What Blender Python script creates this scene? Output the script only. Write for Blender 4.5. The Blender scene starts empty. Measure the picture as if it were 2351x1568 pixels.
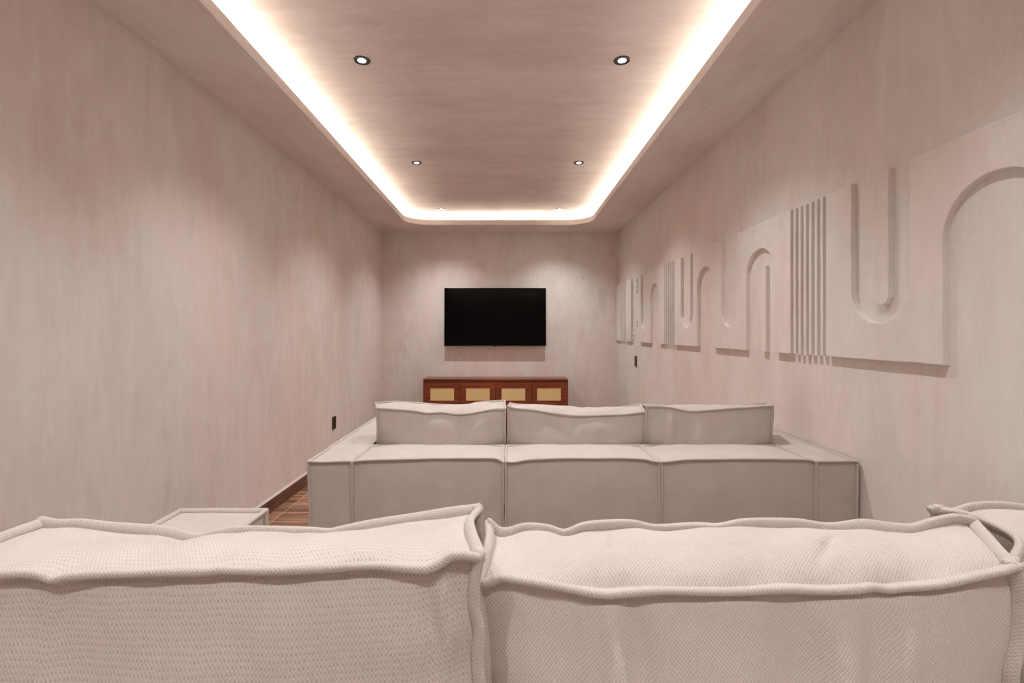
import bpy, bmesh, math, random
from mathutils import Vector, noise

# ---------------------------------------------------------------- camera, world, exposure
scene = bpy.context.scene
COL = scene.collection
FPX = 17.0 / 36.0 * 2351.0          # focal length in pixels of the 2351 px frame
VPX, VPY, EYE = 1165.0, 763.0, 1.32  # vanishing point of the room axis, eye height

cam_d = bpy.data.cameras.new('camera')
cam = bpy.data.objects.new('camera', cam_d)
COL.objects.link(cam)
cam.location = (0, 0, EYE)
cam.rotation_euler = (math.pi / 2, 0, 0)
cam_d.sensor_width = 36.0
cam_d.lens = 17.0
cam_d.shift_x = (1175.5 - VPX) / 2351.0
cam_d.shift_y = (VPY - 784.0) / 2351.0
cam_d.clip_start = 0.02
cam_d.dof.use_dof = True
cam_d.dof.focus_distance = 3.6
cam_d.dof.aperture_fstop = 14.0
scene.camera = cam

world = bpy.data.worlds.new('world')
scene.world = world
world.use_nodes = True
world.node_tree.nodes['Background'].inputs[0].default_value = (0, 0, 0, 1)
world.node_tree.nodes['Background'].inputs[1].default_value = 0.0

scene.view_settings.view_transform = 'Standard'
scene.view_settings.look = 'None'
scene.view_settings.gamma = 1.0
scene.view_settings.use_curve_mapping = False
scene.view_settings.exposure = 0.13
SPOT_W = 71.0          # each recessed downlight
SPOT_DEG = 113.0
SPOT_BLEND = 1.0
LED_STRENGTH = 135.0    # cove strip

# ---------------------------------------------------------------- room dimensions (metres)
XL, XR = -1.74, 1.53
YF, YR = 6.69, -1.45
ZC = EYE + 1.385          # soffit underside
LIP = 0.06
LEDGE = 0.046
ZT = EYE + 1.53           # raised ceiling
OX0, OX1, OY0, OY1, ORAD = -1.286, 1.06, -1.0, 6.23, 0.30


def S(c):
    """sRGB 0-255 -> linear rgba"""
    r = []
    for v in c:
        v = v / 255.0
        r.append(v / 12.92 if v <= 0.04045 else ((v + 0.055) / 1.055) ** 2.4)
    return (r[0], r[1], r[2], 1.0)


# ---------------------------------------------------------------- node helpers
def new_mat(name):
    m = bpy.data.materials.new(name)
    m.use_nodes = True
    nt = m.node_tree
    return m, nt, nt.nodes, nt.links, nt.nodes['Principled BSDF']


def vmul(nt, src, vec):
    n = nt.nodes.new('ShaderNodeVectorMath')
    n.operation = 'MULTIPLY'
    nt.links.new(src, n.inputs[0])
    n.inputs[1].default_value = vec
    return n.outputs[0]


def noise_tex(nt, vec, scale, detail=4, rough=0.55, dist=0.0):
    n = nt.nodes.new('ShaderNodeTexNoise')
    n.inputs['Scale'].default_value = scale
    n.inputs['Detail'].default_value = detail
    n.inputs['Roughness'].default_value = rough
    n.inputs['Distortion'].default_value = dist
    nt.links.new(vec, n.inputs['Vector'])
    return n.outputs['Fac']


def ramp(nt, src, stops):
    n = nt.nodes.new('ShaderNodeValToRGB')
    el = n.color_ramp.elements
    while len(el) > 1:
        el.remove(el[-1])
    el[0].position, el[0].color = stops[0]
    for p, c in stops[1:]:
        e = el.new(p)
        e.color = c
    nt.links.new(src, n.inputs[0])
    return n.outputs[0]


def mixc(nt, fac, a, b, mode='MIX'):
    n = nt.nodes.new('ShaderNodeMix')
    n.data_type = 'RGBA'
    n.blend_type = mode
    for sock, v in ((n.inputs[0], fac), (n.inputs[6], a), (n.inputs[7], b)):
        if isinstance(v, (int, float)):
            sock.default_value = v
        elif isinstance(v, tuple):
            sock.default_value = v
        else:
            nt.links.new(v, sock)
    return n.outputs[2]


def math_n(nt, op, a, b=None, c=None):
    n = nt.nodes.new('ShaderNodeMath')
    n.operation = op
    for i, v in enumerate((a, b, c)):
        if v is None:
            continue
        if isinstance(v, (int, float)):
            n.inputs[i].default_value = v
        else:
            nt.links.new(v, n.inputs[i])
    return n.outputs[0]


def bump(nt, height, strength, dist, bsdf):
    b = nt.nodes.new('ShaderNodeBump')
    b.inputs['Strength'].default_value = strength
    b.inputs['Distance'].default_value = dist
    nt.links.new(height, b.inputs['Height'])
    nt.links.new(b.outputs[0], bsdf.inputs['Normal'])


G = lambda v: (v, v, v, 1.0)


def plaster(name, stretch, base, pink, dark, seed=0.0, blotch=0.6, streak=0.10):
    """hand-trowelled limewash plaster; stretch squeezes the strokes along one axis"""
    m, nt, N, L, b = new_mat(name)
    geo = N.new('ShaderNodeNewGeometry')
    add = N.new('ShaderNodeVectorMath')
    add.operation = 'ADD'
    L.new(geo.outputs['Position'], add.inputs[0])
    add.inputs[1].default_value = (seed, seed * 1.7, seed * 0.6)
    pos = add.outputs[0]
    sv = vmul(nt, pos, stretch)
    half = tuple(0.5 + 0.5 * s if s < 1 else 1.0 for s in stretch)
    hv = vmul(nt, pos, half)
    big = noise_tex(nt, hv, 0.95, 5, 0.6, 0.6)
    c = mixc(nt, ramp(nt, big, [(0.42, G(0)), (0.58, G(1))]), base, pink)
    # broad vertical washes
    wash = noise_tex(nt, hv, 2.6, 7, 0.66, 0.2)
    c = mixc(nt, ramp(nt, wash, [(0.34, G(0.55)), (0.56, G(0.0))]), c, dark)
    strk = noise_tex(nt, sv, 9.0, 6, 0.68, 0.15)
    c = mixc(nt, ramp(nt, strk, [(0.36, G(streak)), (0.54, G(0.0))]), c, dark)
    # fine brush streaks
    fine = noise_tex(nt, sv, 34.0, 6, 0.7)
    c = mixc(nt, ramp(nt, fine, [(0.30, G(0.26)), (0.62, G(0.0))]), c, dark)
    lite = noise_tex(nt, sv, 15.0, 4, 0.6, 0.2)
    lc = tuple(min(0.9, v * 1.06) for v in base[:3]) + (1.0,)
    c = mixc(nt, ramp(nt, lite, [(0.50, G(0.0)), (0.72, G(0.28))]), c, lc)
    # trowel blotches
    mid = tuple(0.35 + 0.65 * s if s < 1 else 1.0 for s in stretch)
    blot = noise_tex(nt, vmul(nt, pos, mid), 4.2, 8, 0.72, 0.25)
    c = mixc(nt, ramp(nt, blot, [(0.58, G(0.0)), (0.70, G(blotch))]), c, dark)
    L.new(c, b.inputs['Base Color'])
    b.inputs['Roughness'].default_value = 0.92
    b.inputs['Specular IOR Level'].default_value = 0.18
    hgt = math_n(nt, 'ADD', math_n(nt, 'MULTIPLY', fine, 0.5), blot)
    bump(nt, hgt, 0.22, 0.004, b)
    return m


P_BASE, P_PINK, P_DARK = S((239, 236, 231)), S((242, 228, 223)), S((219, 207, 200))
M_WALLX = plaster('plaster_side_walls', (1, 1, 0.11), P_BASE, P_PINK, P_DARK, 0.0)
M_WALLY = plaster('plaster_end_walls', (1, 1, 0.16), P_BASE, P_PINK, P_DARK, 3.3, 0.95)
M_CEIL = plaster('plaster_ceiling', (0.16, 1, 1), S((241, 235, 231)), S((241, 230, 225)), S((217, 204, 197)), 7.1, 0.6, 0.30)
M_SOFF = plaster('plaster_soffit', (1, 0.14, 1), S((241, 235, 231)), S((241, 230, 225)), S((217, 204, 197)), 5.2, 0.6, 0.22)
M_RELIEF = plaster('plaster_relief', (1, 1, 0.25), S((240, 235, 231)), S((240, 229, 224)), S((221, 210, 203)), 9.4)


def flat_mat(name, col, rough=0.5, metal=0.0, spec=0.5):
    m, nt, N, L, b = new_mat(name)
    b.inputs['Base Color'].default_value = col
    b.inputs['Roughness'].default_value = rough
    b.inputs['Metallic'].default_value = metal
    b.inputs['Specular IOR Level'].default_value = spec
    geo = N.new('ShaderNodeNewGeometry')
    n = noise_tex(nt, geo.outputs['Position'], 60.0, 3)
    dk = tuple(v * 0.86 for v in col[:3]) + (1,)
    L.new(mixc(nt, n, dk, col), b.inputs['Base Color'])
    return m


def emit_mat(name, col, strength):
    m, nt, N, L, b = new_mat(name)
    b.inputs['Base Color'].default_value = (0.9, 0.9, 0.9, 1)
    b.inputs['Emission Color'].default_value = col
    b.inputs['Emission Strength'].default_value = strength
    return m


def fabric(name, base, cell, rowh, ribs=0.0):
    """woven upholstery: uv is in metres, threads are cell x rowh"""
    m, nt, N, L, b = new_mat(name)
    uv = N.new('ShaderNodeUVMap')
    uv.uv_map = 'UVMap'
    warp = N.new('ShaderNodeTexNoise')
    warp.inputs['Scale'].default_value = 60.0
    warp.inputs['Detail'].default_value = 2
    L.new(uv.outputs[0], warp.inputs['Vector'])
    ws = N.new('ShaderNodeVectorMath')
    ws.operation = 'MULTIPLY_ADD'
    L.new(warp.outputs['Color'], ws.inputs[0])
    ws.inputs[1].default_value = (0.0035, 0.0035, 0)
    L.new(uv.outputs[0], ws.inputs[2])
    sep = N.new('ShaderNodeSeparateXYZ')
    L.new(ws.outputs[0], sep.inputs[0])
    cu = math_n(nt, 'COSINE', math_n(nt, 'MULTIPLY', sep.outputs[0], 2 * math.pi / cell))
    cv = math_n(nt, 'COSINE', math_n(nt, 'MULTIPLY', sep.outputs[1], 2 * math.pi / rowh))
    weave = math_n(nt, 'MULTIPLY', cu, cv)          # staggered over-under grid, -1..1
    rib = math_n(nt, 'MULTIPLY', cv, ribs)
    rough_ = math_n(nt, 'MULTIPLY_ADD', noise_tex(nt, uv.outputs[0], 420.0, 2, 0.6), 1.3, -0.65)
    hgt = math_n(nt, 'ADD', math_n(nt, 'ADD', weave, rib), rough_)
    # tonal drift of the yarn
    tone = noise_tex(nt, uv.outputs[0], 9.0, 4, 0.6)
    fuzz = noise_tex(nt, uv.outputs[0], 900.0, 2, 0.6)
    dk = tuple(v * 0.87 for v in base[:3]) + (1,)
    c = mixc(nt, ramp(nt, tone, [(0.3, G(1)), (0.7, G(0))]), base, dk)
    brk = noise_tex(nt, uv.outputs[0], 150.0, 3, 0.7)
    pit = ramp(nt, math_n(nt, 'MULTIPLY_ADD', hgt, 0.5, 0.5), [(0.0, G(1.0)), (0.62, G(0.0))])
    gap = tuple(v * 0.62 for v in base[:3]) + (1,)
    c = mixc(nt, math_n(nt, 'MULTIPLY', pit, ramp(nt, brk, [(0.3, G(0.35)), (0.6, G(1.0))])), c, gap)
    c = mixc(nt, math_n(nt, 'MULTIPLY', fuzz, 0.25), c, dk)
    L.new(c, b.inputs['Base Color'])
    b.inputs['Roughness'].default_value = 0.95
    b.inputs['Specular IOR Level'].default_value = 0.1
    b.inputs['Sheen Weight'].default_value = 0.12
    b.inputs['Sheen Roughness'].default_value = 0.6
    h = math_n(nt, 'ADD', math_n(nt, 'MULTIPLY', hgt, 0.5), math_n(nt, 'MULTIPLY', fuzz, 0.6))
    bump(nt, h, 0.5, 0.0011, b)
    return m


M_FAB = fabric('woven_upholstery', S((213, 200, 193)), 0.0048, 0.0056)
M_FAB_H = fabric('woven_upholstery_ribbed', S((213, 200, 193)), 0.0048, 0.0072, 0.4)
M_PIPE = fabric('woven_seam', S((211, 198, 190)), 0.0046, 0.0052)


def wood(name, axis_scale, dark, mid, light, rough=0.4):
    m, nt, N, L, b = new_mat(name)
    geo = N.new('ShaderNodeNewGeometry')
    oi = N.new('ShaderNodeObjectInfo')
    off = N.new('ShaderNodeVectorMath')
    off.operation = 'MULTIPLY_ADD'
    comb = N.new('ShaderNodeCombineXYZ')
    for i in range(3):
        L.new(oi.outputs['Random'], comb.inputs[i])
    L.new(comb.outputs[0], off.inputs[0])
    off.inputs[1].default_value = (17, 31, 23)
    L.new(geo.outputs['Position'], off.inputs[2])
    v = vmul(nt, off.outputs[0], axis_scale)
    g = noise_tex(nt, v, 1.0, 8, 0.62, 0.9)
    c = ramp(nt, g, [(0.32, dark), (0.48, mid), (0.66, light)])
    f = noise_tex(nt, v, 9.0, 4, 0.7)
    c = mixc(nt, ramp(nt, f, [(0.35, G(0.5)), (0.6, G(0))]), c, dark)
    L.new(c, b.inputs['Base Color'])
    b.inputs['Roughness'].default_value = rough
    return m


M_PLANK = wood('floor_plank_wood', (1.3, 26, 26), S((86, 58, 46)), S((154, 112, 86)), S((198, 154, 122)), 0.38)
M_BASEW = wood('baseboard_wood', (26, 1.4, 22), S((66, 42, 32)), S((108, 72, 52)), S((134, 94, 68)), 0.4)
M_CAB = wood('sideboard_walnut', (2.0, 30, 55), S((82, 34, 18)), S((134, 62, 34)), S((168, 88, 52)), 0.36)
M_CABTOP = wood('sideboard_walnut_top', (2.0, 40, 40), S((92, 46, 30)), S((132, 72, 48)), S((154, 92, 64)), 0.34)
M_CANE = flat_mat('cane', S((255, 230, 166)), 0.5)
M_DARKIN = flat_mat('cabinet_interior', S((58, 32, 20)), 0.8)
M_GROUT = flat_mat('grout', S((214, 200, 192)), 0.9)
M_CAULK = flat_mat('plaster_ledge', S((226, 214, 206)), 0.9)
M_TVB = flat_mat('television_casing', S((16, 16, 17)), 0.35)
M_CHROME = flat_mat('dark_chrome', S((84, 82, 86)), 0.34, 0.8)
M_PLATE = flat_mat('bronze_plate', S((84, 68, 60)), 0.38, 0.35)
M_PLATE2 = flat_mat('bronze_insert', S((48, 38, 33)), 0.4, 0.2)
M_BULB = emit_mat('downlight_lens', (1.0, 0.97, 0.93, 1), 22.0)
M_LED = emit_mat('led_strip', (1.0, 0.87, 0.73, 1), LED_STRENGTH)

mscr, nt, N, L, b = new_mat('television_screen')
b.inputs['Base Color'].default_value = (0.0004, 0.0004, 0.0005, 1)
b.inputs['Roughness'].default_value = 0.16
b.inputs['Specular IOR Level'].default_value = 0.10
M_SCR = mscr


# ---------------------------------------------------------------- mesh helpers
def link(o, parent=None):
    COL.objects.link(o)
    if parent is not None:
        o.parent = parent
    return o


def mesh_data(name, verts, faces, mat=None, smooth=False):
    me = bpy.data.meshes.new(name)
    me.from_pydata([tuple(v) for v in verts], [], faces)
    me.update()
    if mat:
        me.materials.append(mat)
    if smooth:
        me.polygons.foreach_set('use_smooth', [True] * len(me.polygons))
    return me


def mesh_obj(name, verts, faces, mat, parent=None, smooth=False):
    return link(bpy.data.objects.new(name, mesh_data(name, verts, faces, mat, smooth)), parent)


def fix_normals(o):
    bm = bmesh.new()
    bm.from_mesh(o.data)
    bmesh.ops.recalc_face_normals(bm, faces=bm.faces[:])
    bm.to_mesh(o.data)
    bm.free()
    return o


def box_vf(x0, x1, y0, y1, z0, z1):
    v = [(x, y, z) for x in (x0, x1) for y in (y0, y1) for z in (z0, z1)]
    f = [(0, 1, 3, 2), (4, 6, 7, 5), (0, 4, 5, 1), (2, 3, 7, 6), (0, 2, 6, 4), (1, 5, 7, 3)]
    return v, f


def box(name, x0, x1, y0, y1, z0, z1, mat, parent=None, bev=0.0):
    v, f = box_vf(x0, x1, y0, y1, z0, z1)
    o = mesh_obj(name, v, f, mat, parent)
    if bev:
        bm = bmesh.new()
        bm.from_mesh(o.data)
        bmesh.ops.bevel(bm, geom=bm.edges[:], offset=bev, segments=2, affect='EDGES', profile=0.5)
        bm.to_mesh(o.data)
        bm.free()
    return o


def boxes(name, lst, mat, parent=None):
    V, F = [], []
    for bb in lst:
        v, f = box_vf(*bb)
        n = len(V)
        V += v
        F += [tuple(i + n for i in q) for q in f]
    return mesh_obj(name, V, F, mat, parent)


def lathe(name, prof, mat, parent=None, seg=32, center=(0, 0, 0)):
    V, F = [], []
    for r, z in prof:
        for i in range(seg):
            a = 2 * math.pi * i / seg
            V.append((center[0] + r * math.cos(a), center[1] + r * math.sin(a), center[2] + z))
    for k in range(len(prof) - 1):
        for i in range(seg):
            j = (i + 1) % seg
            F.append((k * seg + i, k * seg + j, (k + 1) * seg + j, (k + 1) * seg + i))
    return mesh_obj(name, V, F, mat, parent, True)


def empty(name, loc, label=None, cat=None, group=None):
    o = bpy.data.objects.new(name, None)
    o.location = loc
    o.empty_display_size = 0.1
    link(o)
    tag(o, label, cat, group)
    return o


def tag(o, label=None, cat=None, group=None, kind=None):
    if label:
        o['label'] = label
    if cat:
        o['category'] = cat
    if group:
        o['group'] = group
    if kind:
        o['kind'] = kind
    return o


def keep_world(o, parent):
    """parent without moving: parents here are unrotated empties or meshes at a location"""
    o.parent = parent
    o.location = Vector(o.location) - Vector(parent.location)
    return o


def W(px, py, y):
    """point seen at pixel px,py at depth y"""
    return Vector(((px - VPX) * y / FPX, y, EYE - (py - VPY) * y / FPX))


# ---------------------------------------------------------------- room shell
T = 0.12
ZW = ZT + 0.02
wl = box('wall_left', XL - T, XL, YR - T, YF + T, -0.05, ZW, M_WALLX)
wr = box('wall_right', XR, XR + T, YR - T, YF + T, -0.05, ZW, M_WALLX)
wf = box('wall_far', XL, XR, YF, YF + T, -0.05, ZW, M_WALLY)
wb = box('wall_rear', XL, XR, YR - T, YR, -0.05, ZW, M_WALLY)
for o, l in ((wl, 'plain pinkish limewashed plaster wall with socket plate low down'),
             (wr, 'pinkish limewashed plaster wall carrying the sculpted relief'),
             (wf, 'pinkish plaster end wall behind the television'),
             (wb, 'pinkish plaster end wall behind the rear-row sofa')):
    tag(o, l, 'wall', kind='structure')
ceil = box('ceiling', XL, XR, YR, YF, ZT, ZT + T, M_CEIL)
tag(ceil, 'raised pinkish plaster ceiling with glowing cove around it', 'ceiling', kind='structure')


def rounded_rect(x0, x1, y0, y1, r, n=14):
    """four corner arcs, counter-clockwise from lower right"""
    arcs = []
    for cx, cy, a0 in ((x1 - r, y0 + r, -90), (x1 - r, y1 - r, 0), (x0 + r, y1 - r, 90), (x0 + r, y0 + r, 180)):
        arcs.append([(cx + r * math.cos(math.radians(a0 + 90 * i / n)), cy + r * math.sin(math.radians(a0 + 90 * i / n)))
                     for i in range(n + 1)])
    return arcs


def soffit():
    arcs = rounded_rect(OX0, OX1, OY0, OY1, ORAD)
    corners = [(XR, YR), (XR, YF), (XL, YF), (XL, YR)]
    V, F = [], []
    per = len(arcs[0])
    for z in (ZC, ZC + LEDGE):
        for c in corners:
            V.append((c[0], c[1], z))
        for a in arcs:
            for p in a:
                V.append((p[0], p[1], z))
    lay = 4 + 4 * per
    for s in (0, 1):
        o = s * lay
        for k in range(4):
            st = o + 4 + k * per
            for i in range(per - 1):
                F.append((o + k, st + i, st + i + 1))
            k2 = (k + 1) % 4
            F.append((o + k, st + per - 1, o + 4 + k2 * per, o + k2))
    tot = 4 * per
    for i in range(tot):
        j = (i + 1) % tot
        F.append((4 + i, 4 + j, lay + 4 + j, lay + 4 + i))
    o = mesh_obj('soffit', V, F, M_SOFF, ceil)
    fix_normals(o)
    # upstand that hides the light strip
    inn = [p for a in arcs for p in a]
    out = [p for a in rounded_rect(OX0 - 0.02, OX1 + 0.02, OY0 - 0.02, OY1 + 0.02, ORAD + 0.02) for p in a]
    n = len(inn)
    V = [(p[0], p[1], z) for z in (ZC + LEDGE, ZC + LIP) for q in (inn, out) for p in q]
    F = []
    for i in range(n):
        j = (i + 1) % n
        F += [(i, j, 2 * n + j, 2 * n + i), (n + i, 3 * n + i, 3 * n + j, n + j), (2 * n + i, 2 * n + j, 3 * n + j, 3 * n + i)]
    fix_normals(mesh_obj('cove_lip', V, F, M_SOFF, ceil))
    return o


soffit()


def led_strip():
    off = 0.10
    arcs = rounded_rect(OX0 - off, OX1 + off, OY0 - off, OY1 + off, ORAD + off)
    arcs2 = rounded_rect(OX0 - off - 0.012, OX1 + off + 0.012, OY0 - off - 0.012, OY1 + off + 0.012, ORAD + off + 0.012)
    A = [p for a in arcs for p in a]
    B = [p for a in arcs2 for p in a]
    n = len(A)
    z0, z1 = ZC + LEDGE + 0.0005, ZC + LEDGE + 0.005
    V = [(p[0], p[1], z1) for p in A] + [(p[0], p[1], z1) for p in B] + [(p[0], p[1], z0) for p in A] + [(p[0], p[1], z0) for p in B]
    F = []
    for i in range(n):
        j = (i + 1) % n
        F += [(i, j, n + j, n + i), (i, 2 * n + i, 2 * n + j, j), (n + i, n + j, 3 * n + j, 3 * n + i), (2 * n + i, 3 * n + i, 3 * n + j, 2 * n + j)]
    o = mesh_obj('led_strip', V, F, M_LED)
    fix_normals(o)
    tag(o, 'warm white light strip hidden in the ceiling cove', 'light strip')
    return o


led_strip()

# floor: grout bed with a plank grid
floor = box('floor', XL, XR, YR, YF, -0.05, -0.0005, M_GROUT)
tag(floor, 'brown wood-look plank tile floor with pale grout lines', 'floor', kind='structure')
PITCH = 0.179
xcols = [XL, -1.642, -0.742, 0.158, 1.058, XR]
y0 = 3.369 - PITCH * 27
rows = []
yy = y0
while yy < YF:
    a, bb_ = max(yy, YR), min(yy + PITCH, YF)
    if bb_ - a > 0.02:
        rows.append((a, bb_))
    yy += PITCH
cache = {}
for (a, bb_) in rows:
    for i in range(len(xcols) - 1):
        w, d = xcols[i + 1] - xcols[i] - 0.0045, bb_ - a - 0.006
        key = (round(w, 4), round(d, 4))
        if key not in cache:
            v, f = box_vf(-w / 2, w / 2, -d / 2, d / 2, -0.012, 0.0)
            cache[key] = mesh_data('plank', v, f, M_PLANK)
        o = bpy.data.objects.new('plank', cache[key])
        link(o, floor)
        o.location = ((xcols[i] + xcols[i + 1]) / 2, (a + bb_) / 2, 0.0)

# baseboards: plaster ledge bead + wood-look tiles
BH = 0.098


def baseboard(name, along, fixed, sgn, a0, a1, joints, label):
    """along 'y' runs down a side wall, 'x' along an end wall; sgn points into the room"""
    th = 0.011

    def mk(nm, lo, hi, d0, d1, z0, z1, mat, par):
        d = sorted((fixed + sgn * d0, fixed + sgn * d1))
        if along == 'y':
            return box(nm, d[0], d[1], lo, hi, z0, z1, mat, par)
        return box(nm, lo, hi, d[0], d[1], z0, z1, mat, par)
    # sloped bead above the tiles
    sec = [(0.0, BH), (th + 0.001, BH), (th + 0.001, BH + 0.003), (0.0, BH + 0.017)]
    V = []
    for t in (a0, a1):
        for d, z in sec:
            V.append((fixed + sgn * d, t, z) if along == 'y' else (t, fixed + sgn * d, z))
    F = [(i, (i + 1) % 4, 4 + (i + 1) % 4, 4 + i) for i in range(4)] + [(0, 1, 2, 3), (4, 5, 6, 7)]
    root = fix_normals(mesh_obj(name, V, F, M_CAULK))
    tag(root, label, 'baseboard', kind='structure')
    js = [a0] + [j for j in joints if a0 + 0.05 < j < a1 - 0.05] + [a1]
    for i in range(len(js) - 1):
        mk('baseboard_tile', js[i] + 0.0012, js[i + 1] - 0.0012, 0.0, th, 0.0005, BH, M_BASEW, root)
    mk('grout_line', a0, a1, 0.0, th - 0.0015, 0.0002, BH - 0.001, M_GROUT, root)
    return root


jl = [3.557 + 0.9 * k for k in range(-6, 5)]
baseboard('baseboard_left', 'y', XL, 1, YR, YF, jl, 'dark wood-look baseboard under the plain side wall')
baseboard('baseboard_right', 'y', XR, -1, YR, YF, jl, 'dark wood-look baseboard under the relief wall')
baseboard('baseboard_far', 'x', YF, -1, XL + 0.012, XR - 0.012, [-0.9, 0.0, 0.9], 'dark wood-look baseboard behind the sideboard')
baseboard('baseboard_rear', 'x', YR, 1, XL + 0.012, XR - 0.012, [-0.9, 0.0, 0.9], 'dark wood-look baseboard behind the rear-row sofa')

# ---------------------------------------------------------------- plaster relief on the right wall
RT = 0.026
TOP, BOT = 1.970, 1.207
ARCH, UBOT = 1.820, 1.358
rng = random.Random(4)


def wobble(pts, amp=0.0013, step=0.05):
    out = []
    n = len(pts)
    for i in range(n):
        a, b2 = Vector(pts[i]), Vector(pts[(i + 1) % n])
        d = (b2 - a).length
        k = max(1, int(d / step))
        for q in range(k):
            p = a.lerp(b2, q / k)
            out.append((p.x + rng.uniform(-amp, amp), p.y + rng.uniform(-amp, amp)))
    return out


def slab_from_outline(name, pts, parent, thick=RT, mat=None, bev=0.004):
    n = len(pts)
    V = [(XR - 0.0002, y, z) for y, z in pts] + [(XR - thick, y, z) for y, z in pts]
    F = [tuple(range(n, 2 * n)), tuple(reversed(range(n)))]
    for i in range(n):
        j = (i + 1) % n
        F.append((i, j, n + j, n + i))
    o = mesh_obj(name, V, F, mat or M_RELIEF)
    fix_normals(o)
    bm = bmesh.new()
    bm.from_mesh(o.data)
    bm.verts.ensure_lookup_table()
    es = [e for e in bm.edges if all(v.co.x < XR - thick + 1e-4 for v in e.verts)]
    bmesh.ops.bevel(bm, geom=es, offset=bev, segments=2, affect='EDGES', profile=0.6)
    bm.to_mesh(o.data)
    bm.free()
    if parent is not None:
        keep_world(o, parent)
    return o


def relief_panel(y_far, y_near, cuts):
    """outline in (y, z): down the far end, along the bottom with arches, up, back along the top with U slots"""
    pts = [(y_far, TOP), (y_far, BOT)]
    for kind, a, c in [q for q in cuts if q[0] == 'arch']:
        r = (a - c) / 2
        cy = (a + c) / 2
        pts.append((a, BOT))
        for i in range(0, 25):
            t = math.pi * i / 24
            pts.append((cy + r * math.cos(t), ARCH - r + r * math.sin(t)))
        pts.append((c, BOT))
    pts += [(y_near, BOT), (y_near, TOP)]
    for kind, a, c in reversed([q for q in cuts if q[0] == 'u']):
        r = (a - c) / 2
        cy = (a + c) / 2
        pts.append((c, TOP))
        for i in range(0, 25):
            t = math.pi * i / 24
            pts.append((cy - r * math.cos(t), UBOT + r - r * math.sin(t)))
        pts.append((a, TOP))
    return wobble(pts)


def slats(parent, y_far, y_near, n):
    """n grooves make n-1 slats standing between two panels"""
    p = (y_far - y_near) / (n - 0.45)
    gw = p * 0.55
    for k in range(n - 1):
        a = y_far - gw - k * p
        c = a - (p - gw)
        d = rng.uniform(-0.004, 0.006)
        slab_from_outline('slat', wobble([(a, TOP - 0.001), (a, BOT - d), (c, BOT - d), (c, TOP - 0.001)], 0.001, 0.08), parent, RT - 0.002, bev=0.003)


def bar_shape(yc, w, z0, z1, round_top, round_bot):
    pts = []
    r = w / 2
    if round_bot:
        pts += [(yc + r * math.cos(math.pi + math.pi * i / 12) * -1, z0 + r + r * math.sin(math.pi + math.pi * i / 12)) for i in range(13)]
    else:
        pts += [(yc + r, z0), (yc - r, z0)]
    if round_top:
        pts += [(yc - r * math.cos(math.pi * i / 12), z1 - r + r * math.sin(math.pi * i / 12)) for i in range(13)]
    else:
        pts += [(yc - r, z1), (yc + r, z1)]
    return pts


fr = empty('plaster_relief', (XR, 3.2, BOT), 'long sculpted plaster relief of arches, U slots and slats along the side wall', 'wall relief')
slab_from_outline('relief_panel', relief_panel(5.53, 4.64, [('u', 5.46, 5.22), ('arch', 5.10, 4.81)]), fr)
slats(fr, 4.64, 4.36, 6)
slab_from_outline('relief_panel', relief_panel(4.36, 2.571, [('u', 4.20, 3.92), ('arch', 3.84, 3.54), ('u', 3.41, 3.18), ('arch', 3.05, 2.725)]), fr)
slats(fr, 2.571, 2.285, 7)
slab_from_outline('relief_panel', relief_panel(2.285, 0.80, [('u', 2.117, 1.81), ('arch', 1.672, 1.315), ('u', 1.20, 0.93)]), fr)
slab_from_outline('tongue_bar', wobble(bar_shape(4.015, 0.07, 1.43, TOP, False, True), 0.001), fr)
slab_from_outline('tongue_bar', wobble(bar_shape(1.945, 0.068, 1.432, TOP, False, True), 0.001), fr)
slab_from_outline('tongue_bar', wobble(bar_shape(2.845, 0.055, BOT, 1.725, True, False), 0.001), fr)

fa = empty('plaster_relief', (XR, 6.3, BOT), 'narrow slatted plaster relief panel beside the room corner', 'wall relief')
slab_from_outline('relief_panel', wobble([(6.685, TOP), (6.685, BOT), (6.45, BOT), (6.45, TOP)]), fa)
slats(fa, 6.45, 6.14, 6)
slab_from_outline('relief_panel', wobble([(6.14, TOP), (6.14, BOT), (5.89, BOT), (5.89, TOP)]), fa)
# small carved marks in the gap between the two reliefs
for (px, ya, yb) in ((1453, 687, 720), (1462.5, 640, 672), (1462, 725, 750), (1453, 759, 785)):
    yd = (XR - 0.004) * FPX / (px - VPX)
    z1, z0 = EYE - (ya - VPY) * yd / FPX, EYE - (yb - VPY) * yd / FPX
    V, F = [], []
    nb = 9
    for k in range(nb):
        zc = z0 + (z1 - z0) * (k + 0.5) / nb
        yc = yd + rng.uniform(-0.028, 0.028)
        hw, hh = rng.uniform(0.008, 0.022), rng.uniform(0.004, 0.009)
        v, f = box_vf(XR - rng.uniform(0.006, 0.012), XR - 0.0002, yc - hw, yc + hw, zc - hh, zc + hh)
        ang = rng.uniform(-0.7, 0.7)
        v = [(x, yc + (y - yc) * math.cos(ang) - (z - zc) * math.sin(ang), zc + (y - yc) * math.sin(ang) + (z - zc) * math.cos(ang)) for x, y, z in v]
        n = len(V)
        V += v
        F += [tuple(i + n for i in q) for q in f]
    keep_world(mesh_obj('carved_mark', V, F, M_RELIEF), fa)

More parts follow.
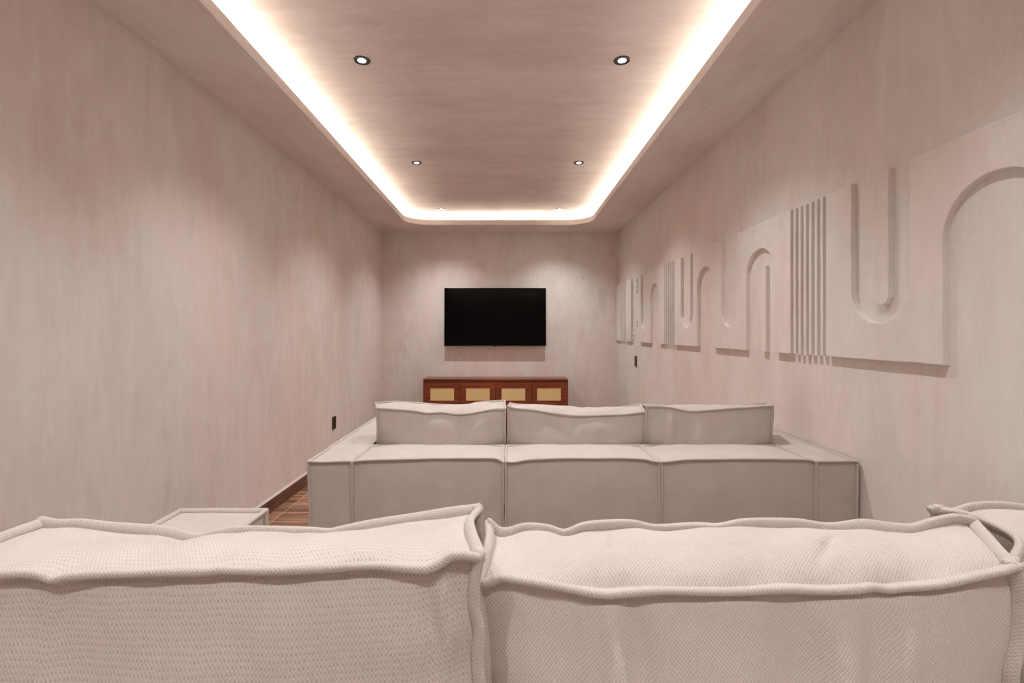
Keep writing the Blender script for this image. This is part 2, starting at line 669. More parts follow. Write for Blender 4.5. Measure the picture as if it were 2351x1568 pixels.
# ---------------------------------------------------------------- downlights
DXL, DXR = -0.819, 0.645
rows_y = [(6.00, 'beside the end wall with the television'), (4.36, 'between the television and the front-row sofa'),
          (2.72, 'over the front-row sofa'), (1.08, 'over the rear-row sofa'), (-0.34, 'behind the rear-row sofa')]
for ry, where in rows_y:
    for rx, side in ((DXL, 'plain wall side'), (DXR, 'relief wall side')):
        root = empty('downlight', (rx, ry, ZT), 'round recessed downlight %s, %s' % (where, side), 'downlight', 'recessed ceiling downlights')
        lathe('trim_ring', [(0.030, 0.0), (0.036, -0.0045), (0.043, -0.0045), (0.0465, -0.0025), (0.0475, 0.0)], M_CHROME, root)
        lathe('reflector', [(0.040, -0.0043), (0.031, -0.0036), (0.0225, -0.0020)], M_CHROME, root)
        lathe('lens', [(0.0001, -0.0034), (0.012, -0.0036), (0.019, -0.0034), (0.0235, -0.0026)], M_BULB, root, 24)
        ld = bpy.data.lights.new('downlight_beam', 'SPOT')
        ld.energy = SPOT_W
        ld.color = (0.985, 0.99, 1.0)
        ld.spot_size = math.radians(SPOT_DEG)
        ld.spot_blend = SPOT_BLEND
        ld.shadow_soft_size = 0.022
        lo = bpy.data.objects.new('downlight_beam', ld)
        link(lo, root)
        lo.location = (0, 0, -0.012)

# ---------------------------------------------------------------- television
tv = empty('television', (-0.168, YF - 0.05, 1.13), 'large black flat television tilted on the end wall', 'television')
tw, th_ = 1.395, 0.798
tilt = -math.radians(1.2)


def tv_box(name, x0, x1, d0, d1, z0, z1, mat, bev=0.0):
    """d is distance from the wall at the panel foot; the panel leans out at the top"""
    v, f = box_vf(x0, x1, -d1, -d0, z0, z1)
    v2 = []
    for x, y, z in v:
        v2.append((x, y * math.cos(tilt) - z * math.sin(tilt) - 0.0 + 0.05, y * math.sin(tilt) * -1 * -1 + z * math.cos(tilt)))
    o = mesh_obj(name, v2, f, mat, tv)
    if bev:
        bm = bmesh.new()
        bm.from_mesh(o.data)
        bmesh.ops.bevel(bm, geom=bm.edges[:], offset=bev, segments=2, affect='EDGES', profile=0.5)
        bm.to_mesh(o.data)
        bm.free()
    return o


tv_box('casing', -tw / 2, tw / 2, 0.048, 0.078, 0, th_, M_TVB, 0.003)
tv_box('screen', -tw / 2 + 0.007, tw / 2 - 0.007, 0.0775, 0.0790, 0.012, th_ - 0.007, M_SCR)
tv_box('rear_housing', -tw * 0.44, tw * 0.44, 0.022, 0.048, 0.06, th_ * 0.62, M_TVB, 0.006)
tv_box('sensor_tab', -0.018, 0.018, 0.060, 0.076, -0.006, 0.001, M_TVB)
box('wall_bracket', -0.22, 0.22, 0.0, 0.049, 0.18, 0.50, M_TVB, tv)
# plate depth follows the lean: bracket meets the wall at the back

# ---------------------------------------------------------------- sideboard
sb_y0 = 6.335
sbx0, sbx1 = (971.5 - VPX) * sb_y0 / FPX, (1304.3 - VPX) * sb_y0 / FPX
sb_h = EYE - (870.2 - VPY) * sb_y0 / FPX
sb = empty('sideboard', ((sbx0 + sbx1) / 2, 6.50, 0), 'walnut sideboard with four woven cane door panels under the television', 'sideboard')
SBP = []
yb_ = YF - 0.013


def sbx(name, x0, x1, y0_, y1_, z0, z1, mat, par=None, bev=0.0):
    o = box(name, x0, x1, y0_, y1_, z0, z1, mat, None, bev)
    keep_world(o, sb)
    if par is not None:
        o.location = (0, 0, 0) if False else o.location
        o.parent = par
        o.location = Vector((x0 * 0, 0, 0))
    return o


pt = 0.018
sbx('top_board', sbx0, sbx1, sb_y0, yb_, sb_h - pt, sb_h, M_CABTOP, bev=0.0015)
sbx('side_board', sbx0, sbx0 + pt, sb_y0, yb_, 0.12, sb_h - pt, M_CAB)
sbx('side_board', sbx1 - pt, sbx1, sb_y0, yb_, 0.12, sb_h - pt, M_CAB)
sbx('bottom_board', sbx0 + pt, sbx1 - pt, sb_y0, yb_, 0.12, 0.12 + pt, M_CAB)
sbx('back_board', sbx0 + pt, sbx1 - pt, yb_ - 0.008, yb_, 0.12 + pt, sb_h - pt, M_DARKIN)
zd1 = EYE - (878.3 - VPY) * sb_y0 / FPX
zd0 = 0.12 + pt + 0.003
sbx('finger_rail', sbx0 + pt, sbx1 - pt, sb_y0 + 0.022, sb_y0 + 0.04, zd1 - 0.02, sb_h - pt, M_CAB)
edges_px = [974.6, 1056.2, 1137.7, 1219.6, 1301.5]
cane_px = [(988.0, 1042.2), (1070.0, 1124.2), (1151.4, 1205.8), (1233.0, 1287.7)]
ZPX = lambda py: EYE - (py - VPY) * sb_y0 / FPX
XPX = lambda px: (px - VPX) * sb_y0 / FPX
for k in range(4):
    dx0, dx1 = XPX(edges_px[k]) + 0.002, XPX(edges_px[k + 1]) - 0.002
    cx0, cx1 = XPX(cane_px[k][0]), XPX(cane_px[k][1])
    cz1, cz0 = ZPX(891.5), ZPX(920.0)
    dy0, dy1 = sb_y0 + 0.004, sb_y0 + 0.022
    door = boxes('door', [(dx0, cx0, dy0, dy1, zd0, zd1), (cx1, dx1, dy0, dy1, zd0, zd1),
                          (cx0, cx1, dy0, dy1, cz1, zd1), (cx0, cx1, dy0, dy1, zd0, cz0)], M_CAB)
    keep_world(door, sb)
    # woven cane: doubled strands in both directions with open holes
    strands = []
    nx, nz = 20, 11
    for i in range(nx):
        x = cx0 + (cx1 - cx0) * (i + 0.5) / nx
        w = (cx1 - cx0) / nx
        strands.append((x - w * 0.44, x + w * 0.44, dy0 + 0.0035, dy0 + 0.005, cz0, cz1))
    for i in range(nz):
        z = cz0 + (cz1 - cz0) * (i + 0.5) / nz
        w = (cz1 - cz0) / nz
        strands.append((cx0, cx1, dy0 + 0.002, dy0 + 0.0035, z - w * 0.44, z + w * 0.44))
    cw = boxes('cane_weave', strands, M_CANE, door)
    bkg = box('door_backing', cx0 - 0.01, cx1 + 0.01, dy1, dy1 + 0.004, cz0 - 0.01, cz1 + 0.01, M_DARKIN, door)
for lx in (sbx0 + 0.08, sbx1 - 0.12):
    for ly in (sb_y0 + 0.04, yb_ - 0.08):
        v, f = box_vf(lx, lx + 0.04, ly, ly + 0.04, 0.0, 0.12)
        v = [(x + (0.006 if z < 0.01 and x == lx else (-0.006 if z < 0.01 else 0)), y, z) for x, y, z in v]
        keep_world(mesh_obj('leg', v, f, M_CAB), sb)

# ---------------------------------------------------------------- wall plates
def wall_plate(name, x, sgn, yc, zc, w, h, label, cat, parts):
    root = empty(name, (x, yc, zc), label, cat)
    d = 0.010
    xs = sorted((0.0, sgn * d))
    box('cover_plate', xs[0], xs[1], -w / 2, w / 2, -h / 2, h / 2, M_PLATE, root, 0.002)
    for (nm, a0, a1, c0, c1, mt) in parts:
        xs = sorted((sgn * d, sgn * (d + 0.0025)))
        box(nm, xs[0], xs[1], a0 * w, a1 * w, c0 * h, c1 * h, mt, root)
    return root


wall_plate('socket_plate', XL, 1, 4.84, 0.416, 0.088, 0.124, 'dark bronze socket plate low on the plain wall', 'wall socket',
           [('socket_insert', -0.26, 0.42, -0.40, -0.02, M_PLATE2), ('socket_insert', -0.26, 0.42, 0.02, 0.40, M_PLATE2)])
wall_plate('switch_plate', XR, -1, 5.75, 0.978, 0.080, 0.122, 'brown metal switch plate below the relief near the corner', 'light switch',
           [('rocker', -0.34, 0.34, -0.36, -0.01, M_PLATE), ('rocker', -0.34, 0.34, 0.01, 0.36, M_PLATE)])


# ---------------------------------------------------------------- upholstery builder
def catmull(pts, t):
    """pts: list of (param, Vector); smooth interpolation"""
    n = len(pts)
    if t <= pts[0][0]:
        return pts[0][1].copy()
    if t >= pts[-1][0]:
        return pts[-1][1].copy()
    for i in range(n - 1):
        if pts[i][0] <= t <= pts[i + 1][0]:
            break
    t0, p0 = pts[i]
    t1, p1 = pts[i + 1]
    s = (t - t0) / max(1e-9, t1 - t0)
    m0 = (p1 - pts[i - 1][1]) / max(1e-9, t1 - pts[i - 1][0]) if i > 0 else (p1 - p0) / (t1 - t0)
    m1 = (pts[i + 2][1] - p0) / max(1e-9, pts[i + 2][0] - t0) if i + 2 < n else (p1 - p0) / (t1 - t0)
    h = t1 - t0
    s2, s3 = s * s, s * s * s
    return p0 * (2 * s3 - 3 * s2 + 1) + m0 * (h * (s3 - 2 * s2 + s)) + p1 * (-2 * s3 + 3 * s2) + m1 * (h * (s3 - s2))


class Puff:
    """box of six upholstered faces; x runs left-right, y rear-front, z bottom-top.
    seams are curves of their own; faces belly out between them."""

    def __init__(self, corners, res, bulge, seed=0, wav=0.004, wrinkle=0.003, pucker=0.0, power=4.0, seams=None,
                 fall=2.6, pipe=(0.0055, 0.015), flop=0.35, ear=0.010, bias=None, freq=9.0, fpow=None, folds=None):
        self.fpow = fpow or {}
        self.folds = folds or {}
        self.c = {k: Vector(v) for k, v in corners.items()}
        self.res, self.bulge, self.seed = res, bulge, seed
        self.wav, self.wrinkle, self.pucker, self.power, self.fall = wav, wrinkle, pucker, power, fall
        self.pipe, self.flop, self.ear, self.bias, self.freq = pipe, flop, ear, bias or {}, freq
        self.seams = {}
        for key, pts in (seams or {}).items():
            a, b2 = self.ends(key)
            ax = b2 - a
            L2 = ax.length_squared
            arr = []
            for p in pts:
                t = (p - a).dot(ax) / L2
                arr.append((min(1, max(0, t)), p - a.lerp(b2, min(1, max(0, t)))))
            arr.sort(key=lambda q: q[0])
            arr = [(0.0, Vector((0, 0, 0)))] + [q for q in arr if 0.004 < q[0] < 0.996] + [(1.0, Vector((0, 0, 0)))]
            self.seams[key] = arr
        self.center = sum(self.c.values(), Vector((0, 0, 0))) / 8

    def ends(self, key):
        ax, i, j = key
        if ax == 'x':
            return self.c[(0, i, j)], self.c[(1, i, j)]
        if ax == 'y':
            return self.c[(i, 0, j)], self.c[(i, 1, j)]
        return self.c[(i, j, 0)], self.c[(i, j, 1)]

    def dev(self, key, t):
        a, b2 = self.ends(key)
        ln = (b2 - a).length
        w = min(1.0, min(t, 1 - t) * 7.0)
        k = hash(key[0]) * 0 + 'xyz'.index(key[0]) * 13 + key[1] * 5 + key[2] * 3 + self.seed * 7.31
        nz = Vector((noise.noise((t * ln * self.freq, k, 1.7)), noise.noise((t * ln * self.freq, k, 9.2)), noise.noise((t * ln * self.freq, k, 5.1)))) * (self.wav * 1.6)
        if key in self.seams:
            return catmull(self.seams[key], t) + nz * w * 0.25
        return nz * w

    def face_axes(self, f):
        ax, s = f
        if ax == 'z':
            return (lambda u, v: (u, v, s)), ('x', 0, s), ('x', 1, s), ('y', 0, s), ('y', 1, s)
        if ax == 'y':
            return (lambda u, v: (u, s, v)), ('x', s, 0), ('x', s, 1), ('z', 0, s), ('z', 1, s)
        return (lambda u, v: (s, u, v)), ('y', s, 0), ('y', s, 1), ('z', s, 0), ('z', s, 1)

    def normal(self, f):
        m, *_ = self.face_axes(f)
        c = self.c
        n = (c[m(1, 0)] - c[m(0, 0)] + c[m(1, 1)] - c[m(0, 1)]).cross(c[m(0, 1)] - c[m(0, 0)] + c[m(1, 1)] - c[m(1, 0)]).normalized()
        mid = (c[m(0, 0)] + c[m(1, 0)] + c[m(0, 1)] + c[m(1, 1)]) / 4
        return n if n.dot(mid - self.center) > 0 else -n

    def build(self, name, mat, pipe_mat, parent=None, origin=None):
        R = {'x': self.res[0], 'y': self.res[1], 'z': self.res[2]}
        V, F, UV, idx, sharp = [], [], [], {}, set()
        c = self.c
        devc = {}

        def dv(key, i, n):
            k = (key, i)
            if k not in devc:
                devc[k] = self.dev(key, i / n)
            return devc[k]
        for f in (('z', 0), ('z', 1), ('y', 0), ('y', 1), ('x', 0), ('x', 1)):
            m, e0, e1, d0, d1 = self.face_axes(f)
            nu, nv = R[e0[0]], R[d0[0]]
            n = self.normal(f)
            lu = (c[m(1, 0)] - c[m(0, 0)]).length
            lv = (c[m(0, 1)] - c[m(0, 0)]).length
            B = self.bulge.get(f, 0.01)
            fs = 'xyz'.index(f[0]) * 2 + f[1] + self.seed * 3.7
            grid = []
            for b_ in range(nv + 1):
                v = b_ / nv
                rowi = []
                for a_ in range(nu + 1):
                    u = a_ / nu
                    gi = m(a_, b_)
                    full = []
                    for q, (val, axn) in enumerate(zip(gi, 'xyz')):
                        full.append(val * R[axn] if axn == f[0] else val)
                    key = tuple(full)
                    if key in idx:
                        rowi.append(idx[key])
                        continue
                    p = c[m(0, 0)] * ((1 - u) * (1 - v)) + c[m(1, 0)] * (u * (1 - v)) + c[m(0, 1)] * ((1 - u) * v) + c[m(1, 1)] * (u * v)
                    pw = self.fall
                    p = p + dv(e0, a_, nu) * (1 - v) ** pw + dv(e1, a_, nu) * v ** pw + dv(d0, b_, nv) * (1 - u) ** pw + dv(d1, b_, nv) * u ** pw
                    fp = self.fpow.get(f, (self.power, self.power))
                    gu, gv = 1 - abs(2 * u - 1) ** fp[0], 1 - abs(2 * v - 1) ** fp[1]
                    g = gu * gv
                    if 0 < a_ < nu and 0 < b_ < nv:
                        h = B * g
                        q3 = Vector((u * lu * 6, v * lv * 6, fs))
                        h += self.wrinkle * g ** 0.5 * (noise.noise(q3) + 0.5 * noise.noise(q3 * 2.3))
                        if self.pucker:
                            fr_ = 16.0
                            du = min(u, 1 - u) * lu
                            dvv = min(v, 1 - v) * lv
                            su = 0 if v < 0.5 else 5
                            sv = 0 if u < 0.5 else 5
                            h += self.pucker * noise.noise((u * lu * fr_ + dvv * 4, dvv * 3, fs + su)) * math.exp(-dvv / 0.045) * min(1, dvv / 0.012) * min(1, du / 0.02)
                            h += self.pucker * noise.noise((v * lv * fr_, du * 3, fs + 11 + sv)) * math.exp(-du / 0.045) * min(1, du / 0.012) * min(1, dvv / 0.02)
                        for (u0, sl, sg, am, va, vb) in self.folds.get(f, ()):
                            if va < v < vb:
                                tt = (v - va) / (vb - va)
                                h += am * math.exp(-((u - u0 - sl * (1 - v)) / sg) ** 2) * math.sin(math.pi * tt ** 1.6) ** 0.8
                        p = p + n * h
                    idx[key] = len(V)
                    V.append(p)
                    rowi.append(idx[key])
                grid.append(rowi)
            for b_ in range(nv):
                for a_ in range(nu):
                    q = [grid[b_][a_], grid[b_][a_ + 1], grid[b_ + 1][a_ + 1], grid[b_ + 1][a_]]
                    uvq = [(a_, b_), (a_ + 1, b_), (a_ + 1, b_ + 1), (a_, b_ + 1)]
                    nn = (V[q[1]] - V[q[0]]).cross(V[q[3]] - V[q[0]])
                    if nn.dot(n) < 0:
                        q.reverse()
                        uvq.reverse()
                    F.append(q)
                    UV += [(a / nu * lu + fs * 0.37, b2 / nv * lv + fs * 0.11) for a, b2 in uvq]
            for a_ in range(nu):
                sharp.add(frozenset((grid[0][a_], grid[0][a_ + 1])))
                sharp.add(frozenset((grid[nv][a_], grid[nv][a_ + 1])))
            for b_ in range(nv):
                sharp.add(frozenset((grid[b_][0], grid[b_ + 1][0])))
                sharp.add(frozenset((grid[b_][nu], grid[b_ + 1][nu])))
        if origin is None:
            origin = Vector((self.center.x, self.center.y, min(p.z for p in c.values())))
        base = Vector(parent.matrix_world.translation) if parent is not None and False else Vector((0, 0, 0))
        me = mesh_data(name, [p - origin for p in V], F, mat, True)
        uvl = me.uv_layers.new(name='UVMap')
        for i, q in enumerate(UV):
            uvl.data[i].uv = q
        at = me.attributes.new('sharp_edge', 'BOOLEAN', 'EDGE')
        vals = [frozenset(e.vertices) in sharp for e in me.edges]
        at.data.foreach_set('value', vals)
        o = link(bpy.data.objects.new(name, me))
        o.location = origin
        if parent is not None:
            keep_world(o, parent)
        self.piping(o, origin, pipe_mat, R)
        return o

    def piping(self, o, origin, mat, R):
        V, F, UV = [], [], []
        th, ext = self.pipe
        for ax in 'xyz':
            for i in (0, 1):
                for j in (0, 1):
                    key = (ax, i, j)
                    a, b2 = self.ends(key)
                    if ax == 'x':
                        fa_, fb_ = ('y', i), ('z', j)
                    elif ax == 'y':
                        fa_, fb_ = ('x', i), ('z', j)
                    else:
                        fa_, fb_ = ('x', i), ('y', j)
                    na, nb = self.normal(fa_), self.normal(fb_)
                    out0 = (na + nb).normalized()
                    n = R[ax]
                    ln = (b2 - a).length
                    pts = [a.lerp(b2, k / n) + self.dev(key, k / n) for k in range(n + 1)]
                    # ears past the corners
                    t0 = (pts[0] - pts[1]).normalized()
                    t1 = (pts[-1] - pts[-2]).normalized()
                    pts = [pts[0] + t0 * self.ear, pts[0] + t0 * self.ear * 0.5] + pts + [pts[-1] + t1 * self.ear * 0.5, pts[-1] + t1 * self.ear]
                    m = len(pts)
                    prof = []
                    for q in range(12):
                        an = 2 * math.pi * q / 12
                        prof.append((math.cos(an), math.sin(an)))
                    st = len(V)
                    s_acc = 0.0
                    ks = 'xyz'.index(ax) * 4 + i * 2 + j + self.seed * 3.1
                    bi = self.bias.get(key, 0.0)
                    per = 2 * (ext + 2 * th)
                    for k in range(m):
                        tan = (pts[min(m - 1, k + 1)] - pts[max(0, k - 1)]).normalized()
                        ang = bi + self.flop * noise.noise((k / m * ln * 8, ks, 2.2)) * 1.6
                        side = tan.cross(out0).normalized()
                        # positive angle turns the flange towards face a (side or rear)
                        if side.dot(na) < 0:
                            side = -side
                        od = out0 * math.cos(ang) + side * math.sin(ang)
                        sd = tan.cross(od).normalized()
                        tp = 1.0 if 0 < k < m - 1 else 0.55
                        thk = th * tp * (1 + 0.18 * noise.noise((k / m * ln * 14, ks, 7.7)))
                        ex = ext * (0.55 + 0.45 * tp) * (1 + 0.12 * noise.noise((k / m * ln * 10, ks, 4.4)))
                        if k:
                            s_acc += (pts[k] - pts[k - 1]).length
                        for (cx, sy) in prof:
                            # stadium: flattened loop reaching from inside the seam to its free edge
                            rx = ex * 0.5
                            X = rx * (1 if cx > 0 else -1) * abs(cx) ** 0.6 + ex * 0.30
                            Y = thk * (1 if sy > 0 else -1) * abs(sy) ** 0.75
                            V.append(pts[k] + od * X + sd * Y - origin)
                        UV.append(s_acc)
                    for k in range(m - 1):
                        for q in range(12):
                            q2 = (q + 1) % 12
                            F.append(((st + k * 12 + q, st + k * 12 + q2, st + (k + 1) * 12 + q2, st + (k + 1) * 12 + q),
                                      [(UV[st // 12 + k], q / 12 * per), (UV[st // 12 + k], (q + 1) / 12 * per),
                                       (UV[st // 12 + k + 1], (q + 1) / 12 * per), (UV[st // 12 + k + 1], q / 12 * per)]))
                    F.append((tuple(st + q for q in range(12)), [(0, 0)] * 12))
                    F.append((tuple(st + (m - 1) * 12 + q for q in range(12)), [(0, 0)] * 12))
        me = mesh_data('piping', V, [f[0] for f in F], mat, True)
        uvl = me.uv_layers.new(name='UVMap')
        uvf = [uv for f in F for uv in f[1]]
        for i, q in enumerate(uvf):
            uvl.data[i].uv = q
        p = link(bpy.data.objects.new('piping', me))
        p.parent = o
        bm = bmesh.new()
        bm.from_mesh(me)
        bmesh.ops.recalc_face_normals(bm, faces=bm.faces[:])
        bm.to_mesh(me)
        bm.free()
        return p


def bx8(x0, x1, y0, y1, z0, z1, taper=0.0):
    d = {}
    for i, x in enumerate((x0, x1)):
        for j, y in enumerate((y0, y1)):
            for k, z in enumerate((z0, z1)):
                d[(i, j, k)] = Vector((x, y, z))
    return d


FLOORGAP = 0.03


def make_sofa(xa, mods, xb, y0, y1, hh, bdepth, armw, seed, label, rear_seams=None, tap=(0, 0), SP=(0.0050, 0.0125), SE=0.006):
    """xa..xb outer arm sides, mods: list of (x0,x1) of the back modules"""
    root = empty('sofa', ((xa + xb) / 2, (y0 + y1) / 2, 0), label, 'sofa')
    sh = 0.44
    zb = FLOORGAP
    # arms
    for k, (a0, a1) in enumerate(((xa, xa + armw[0]), (xb - armw[1], xb))):
        c = bx8(a0, a1, y0, y1, zb, hh)
        if k == 0:
            for j in (0, 1):
                c[(0, j, 0)].x += tap[0]
        else:
            for j in (0, 1):
                c[(1, j, 0)].x -= tap[1]
        Puff(c, (8, 40, 24), {('z', 1): 0.010, ('x', 0): 0.004, ('x', 1): 0.004, ('y', 0): 0.004, ('y', 1): 0.010, ('z', 0): 0.0},
             seed + k, 0.0028, 0.002, 0.002, 4, None, 2.6, SP, 0.25, SE).build('arm', M_FAB, M_PIPE, root)
    for k, (m0, m1) in enumerate(mods):
        c = bx8(m0, m1, y0 + 0.002, y0 + bdepth, zb, hh - 0.002)
        seams = {}
        if rear_seams and k < len(rear_seams):
            seams[('x', 0, 1)] = rear_seams[k]
        Puff(c, (48, 14, 24), {('z', 1): 0.022, ('x', 0): 0.002, ('x', 1): 0.002, ('y', 0): 0.010, ('y', 1): 0.006, ('z', 0): 0.0},
             seed + 4 + k, 0.002, 0.002, 0.0015, 5, seams, 2.6, SP, 0.25, SE).build('backrest', M_FAB, M_PIPE, root)
        c = bx8(m0 + 0.003, m1 - 0.003, y0 + bdepth + 0.012, y1 - 0.005, 0.19, sh)
        Puff(c, (30, 36, 10), {('z', 1): 0.030, ('x', 0): 0.002, ('x', 1): 0.002, ('y', 0): 0.004, ('y', 1): 0.014, ('z', 0): 0.0},
             seed + 8 + k, 0.003, 0.003, 0.0, 4, None, 2.6, SP, 0.25, SE).build('seat', M_FAB, M_PIPE, root)
    base = box('base', mods[0][0], mods[-1][1], y0 + bdepth + 0.012, y1 - 0.02, zb + 0.01, 0.185, M_FAB)
    keep_world(base, root)
    for x in (xa + 0.06, (xa + xb) / 2, xb - 0.06):
        for y in (y0 + 0.08, y1 - 0.08):
            lg = lathe('foot', [(0.0001, 0.0), (0.022, 0.0), (0.026, 0.04), (0.0001, 0.04)], M_PLATE2, None, 16, (x, y, 0))
            keep_world(lg, root)
    return root


# front-row sofa ------------------------------------------------------------
YS = 2.098
X = lambda px, y: (px - VPX) * y / FPX
rs1 = [W(px, py, YS) for px, py in ((830, 1059.5), (871, 1057), (966, 1055), (1037, 1054), (1109, 1054), (1140, 1055))]
rs2 = [W(px, py, YS) for px, py in ((1180, 1063), (1205, 1058), (1234, 1055.5), (1340, 1054), (1448, 1054), (1480, 1056), (1498, 1060))]
rs3 = [W(px, py, YS) for px, py in ((1540, 1060.5), (1573, 1057), (1640, 1056), (1716, 1055), (1800, 1056), (1859, 1057.5))]
HS = EYE - (1061 - VPY) * YS / FPX
make_sofa(X(710, YS), [(X(811.5, YS), X(1153.5, YS)), (X(1163, YS), X(1511.5, YS)), (X(1521, YS), X(1870, YS))], X(1966, YS),
          YS, 3.26, HS, 0.30, (X(806, YS) - X(710, YS), X(1966, YS) - X(1876, YS)), 21,
          'pale beige three-seat fabric sofa in the front row, closest to the television', [rs1, rs2, rs3], (0.022, 0.008))


def back_cushion(label, group, corners_px, yd, z_bot, bot_y, thick_bot, seams_px, seed, res, bulge, pipe, ear, flop, wav, wrinkle, pucker, bias=None, mat=None, bot_in=0.0, freq=9.0, folds=None):
    """corners_px: rear-left, rear-right, front-left, front-right of the top as (px,py); yd=(rear depth, front depth)"""
    yr, yf = yd
    rl, rr = W(*corners_px[0], yr), W(*corners_px[1], yr)
    fl, frr = W(*corners_px[2], yf), W(*corners_px[3], yf)
    c = {(0, 0, 1): rl, (1, 0, 1): rr, (0, 1, 1): fl, (1, 1, 1): frr,
         (0, 0, 0): Vector((rl.x + bot_in, bot_y, z_bot)), (1, 0, 0): Vector((rr.x - bot_in, bot_y, z_bot)),
         (0, 1, 0): Vector((rl.x + bot_in, bot_y + thick_bot, z_bot)), (1, 1, 0): Vector((rr.x - bot_in, bot_y + thick_bot, z_bot))}
    seams = {}
    for key, pts in seams_px.items():
        ax, i, j = key
        out = []
        for q in pts:
            if len(q) == 3:
                out.append(W(*q))
            else:
                if key == ('x', 0, 1):
                    out.append(W(q[0], q[1], yr))
                elif key == ('x', 1, 1):
                    out.append(W(q[0], q[1], yf))
        seams[key] = out
    p = Puff(c, res, bulge, seed, wav, wrinkle, pucker, 3.6, seams, 2.4, pipe, flop, ear, bias, freq, {('y', 0): (4.0, 2.2), ('y', 1): (4.0, 2.4)}, folds)
    o = p.build('back_cushion', mat or M_FAB, M_PIPE)
    tag(o, label, 'cushion', group)
    return o


RT1 = ('x', 0, 1)
FT1 = ('x', 1, 1)
BUL = {('z', 1): 0.010, ('y', 0): 0.046, ('y', 1): 0.035, ('x', 0): 0.010, ('x', 1): 0.010, ('z', 0): 0.004}
MIDP = ((0.0046, 0.0135), 0.009, 0.3, 0.0025, 0.009, 0.007, {('x', 1, 1): -0.5, ('x', 0, 1): 0.25})
YC0, YC1 = 2.435, 2.60
RESM = (72, 14, 30)
frng = random.Random(11)


def soft_folds(n):
    return {('y', 0): [(frng.uniform(0.06, 0.94), frng.uniform(-0.25, 0.25), frng.uniform(0.025, 0.07), frng.choice((-1, 1)) * frng.uniform(0.004, 0.008), 0.45, 0.995) for _ in range(n)],
            ('z', 1): [(frng.uniform(0.1, 0.9), frng.uniform(-0.2, 0.2), 0.03, -0.004, 0.05, 0.95) for _ in range(3)]}

back_cushion('loose beige back cushion of the front-row sofa beside the plain wall arm', 'front-row sofa back cushions',
             [(868, 939), (1158, 940), (864, 927), (1157, 922)], (YC0, YC1), 0.48, 2.465, 0.17,
             {RT1: [(882, 939.5), (918, 942), (954, 944), (982, 949), (1013, 948), (1054, 951.5), (1097, 946.5), (1130, 941)],
              FT1: [(890, 925), (918, 925), (990, 930), (1025, 932.5), (1071, 932.5), (1097, 927), (1130, 924)]},
             31, RESM, BUL, *MIDP, folds=soft_folds(7))
back_cushion('loose beige back cushion in the middle of the front-row sofa', 'front-row sofa back cushions',
             [(1168, 934), (1479, 947), (1173, 928), (1468, 931)], (YC0 + 0.004, YC1), 0.48, 2.467, 0.17,
             {RT1: [(1180, 938), (1234, 943.5), (1273, 950), (1323, 955.5), (1376, 954), (1430, 952.5), (1460, 949)],
              FT1: [(1190, 931), (1269, 934), (1359, 941), (1401, 939), (1448, 934)]},
             32, RESM, BUL, *MIDP, folds=soft_folds(7))
back_cushion('loose beige back cushion of the front-row sofa beside the relief wall arm', 'front-row sofa back cushions',
             [(1486, 934), (1772, 933), (1478, 932), (1757, 928)], (YC0 - 0.004, YC1 + 0.01), 0.48, 2.46, 0.17,
             {RT1: [(1509, 934.5), (1537, 937), (1584, 945), (1644, 941.5), (1716, 936.5)],
              FT1: [(1520, 934), (1580, 940), (1640, 938), (1700, 933)]},
             33, RESM, BUL, *MIDP, folds=soft_folds(7))

# rear-row sofa -------------------------------------------------------------
make_sofa(-0.952, [(-0.705, -0.040), (-0.035, 0.640), (0.645, 1.305)], 1.512, 0.25, 1.41, 0.795, 0.30, (0.243, 0.20), 51,
          'pale beige three-seat fabric sofa in the rear row, behind the other sofa', None, (0, 0), (0.0058, 0.0155), 0.010)

PIPEN = (0.0050, 0.0165)
BIASN = {('x', 1, 1): -0.55, ('x', 0, 1): 0.42}
RESN = (150, 30, 60)
BULN = {('z', 1): 0.010, ('y', 0): 0.056, ('y', 1): 0.035, ('x', 0): 0.008, ('x', 1): 0.008, ('z', 0): 0.004}
LR = 0.574
LF = 0.737
back_cushion('plump beige back cushion with kinked seam beside the rear-row sofa arm', 'rear-row sofa back cushions',
             [(-196, 1322), (1092, 1279), (100, 1208), (1090, 1178)], (LR, LF), 0.48, 0.615, 0.18,
             {RT1: [(-100, 1326), (0, 1321), (65, 1315), (107, 1318), (136, 1328), (168, 1321), (242, 1315), (323, 1313), (478, 1312), (517, 1307), (614, 1306.5),
                    (760, 1306), (823, 1300), (886, 1297), (980, 1302), (1012, 1291), (1037, 1276), (1062, 1274)],
              FT1: [(129, 1213), (178, 1211), (259, 1219), (372, 1229), (453, 1246), (501, 1235), (550, 1227), (711, 1230), (760, 1233), (776, 1229), (854, 1212), (949, 1197), (1028, 1186)],
              ('z', 1, 0): [(1084, 1325, LR), (1083, 1388, LR), (1094, 1435, LR), (1090, 1498, LR), (1094, 1568, LR)],
              ('y', 1, 1): [(1078, 1240, 0.63), (1072, 1204, 0.69)]},
             61, RESN, BULN, PIPEN, 0.012, 0.3, 0.0012, 0.011, 0.010, BIASN, M_FAB_H, 0.0, 14.0,
             {('y', 0): [(0.945, 0.05, 0.016, 0.007, 0.72, 0.995), (0.915, 0.10, 0.014, -0.006, 0.72, 0.995), (0.30, 0.0, 0.08, -0.007, 0.55, 0.99), (0.62, 0.2, 0.06, 0.006, 0.5, 0.99), (0.16, -0.1, 0.03, -0.005, 0.7, 0.99)],
              ('z', 1): [(0.10, 0.25, 0.02, -0.005, 0.02, 0.8), (0.45, 0.12, 0.03, -0.004, 0.1, 0.95), (0.72, -0.15, 0.025, -0.004, 0.05, 0.9)]})
RRr, RF = 0.612, 0.72
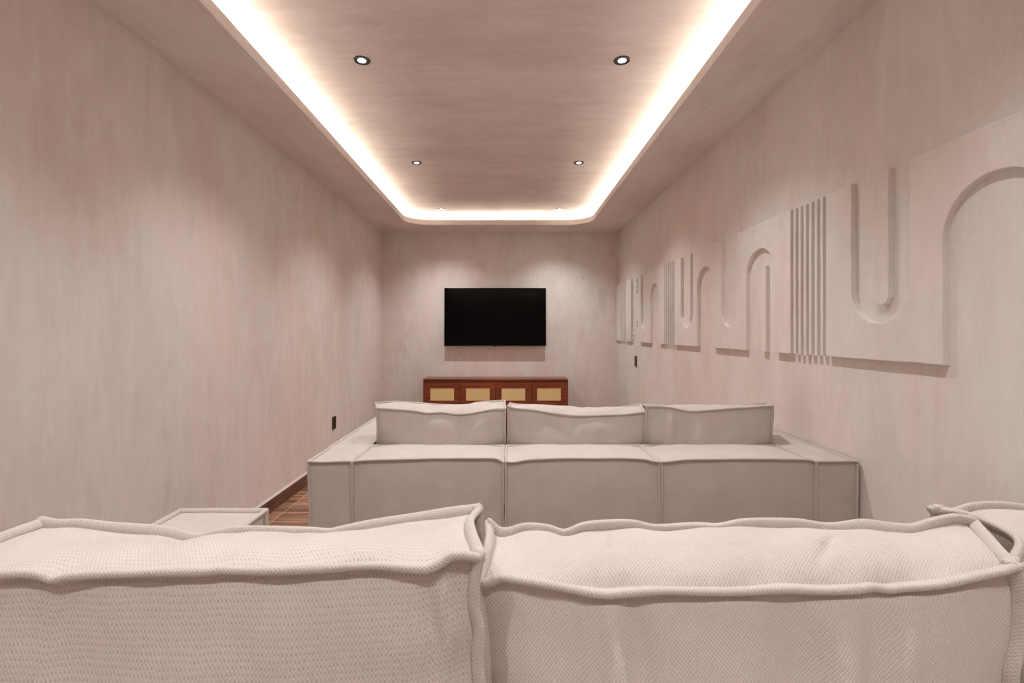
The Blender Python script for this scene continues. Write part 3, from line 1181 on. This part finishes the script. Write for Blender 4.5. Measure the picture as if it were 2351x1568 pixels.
back_cushion('plump beige back cushion in the middle of the rear-row sofa', 'rear-row sofa back cushions',
             [(1106, 1336), (2312, 1301), (1128, 1216), (2226, 1204)], (RRr, RF), 0.48, 0.630, 0.18,
             {RT1: [(1122, 1338), (1153, 1327), (1185, 1332), (1264, 1344), (1358, 1357), (1396, 1360), (1430, 1357), (1500, 1355), (1600, 1357), (1696, 1356), (1798, 1348), (1888, 1351), (1967, 1349),
                    (1988, 1345), (2031, 1349), (2060, 1345), (2143, 1338), (2239, 1319), (2287, 1309)],
              FT1: [(1144, 1229), (1166, 1231), (1207, 1220), (1257, 1223), (1295, 1234), (1342, 1218), (1390, 1213), (1452, 1213), (1500, 1223), (1600, 1218), (1648, 1221), (1712, 1211), (1824, 1211), (1903, 1221),
                    (1983, 1213), (2047, 1221), (2095, 1223), (2143, 1208), (2191, 1198)],
              ('z', 0, 0): [(1103, 1360, 0.612), (1110, 1403, 0.611), (1117, 1466, 0.61), (1122, 1568, 0.607)],
              ('z', 1, 0): [(2324, 1340, 0.612), (2326, 1380, 0.612), (2320, 1471, 0.61), (2305, 1540, 0.607)],
              ('y', 0, 1): [(1122, 1280, 0.66), (1130, 1240, 0.70)]},
             62, RESN, BULN, PIPEN, 0.010, 0.3, 0.0012, 0.011, 0.010, BIASN, M_FAB, 0.0, 14.0,
             {('y', 0): [(0.245, -0.02, 0.020, 0.011, 0.55, 0.995), (0.285, 0.05, 0.022, -0.009, 0.55, 0.995), (0.20, -0.2, 0.02, -0.006, 0.6, 0.995), (0.56, 0.12, 0.045, -0.010, 0.5, 0.99), (0.64, 0.10, 0.035, 0.009, 0.5, 0.99), (0.735, -0.15, 0.025, -0.007, 0.6, 0.995), (0.79, -0.1, 0.022, 0.006, 0.6, 0.995)],
              ('z', 1): [(0.235, 0.0, 0.010, -0.006, 0.0, 0.9), (0.74, -0.11, 0.014, -0.007, 0.05, 0.75), (0.52, 0.05, 0.04, -0.004, 0.1, 0.95)]})
back_cushion('plump beige back cushion of the rear-row sofa against the relief wall', 'rear-row sofa back cushions',
             [(2330, 1300), (3420, 1290), (2160, 1180), (3090, 1175)], (0.655, 0.78), 0.48, 0.66, 0.18,
             {FT1: [(2190, 1184), (2230, 1172), (2290, 1168), (2351, 1174), (2450, 1182)],
              ('y', 0, 1): [(2225, 1190, 0.755), (2300, 1222, 0.715), (2346, 1256, 0.685)]},
             63, (110, 30, 50), dict(BULN, **{}) | {('x', 0): -0.006}, PIPEN, 0.014, 0.45, 0.005, 0.010, 0.009, BIASN, M_FAB, 0.0, 12.0)
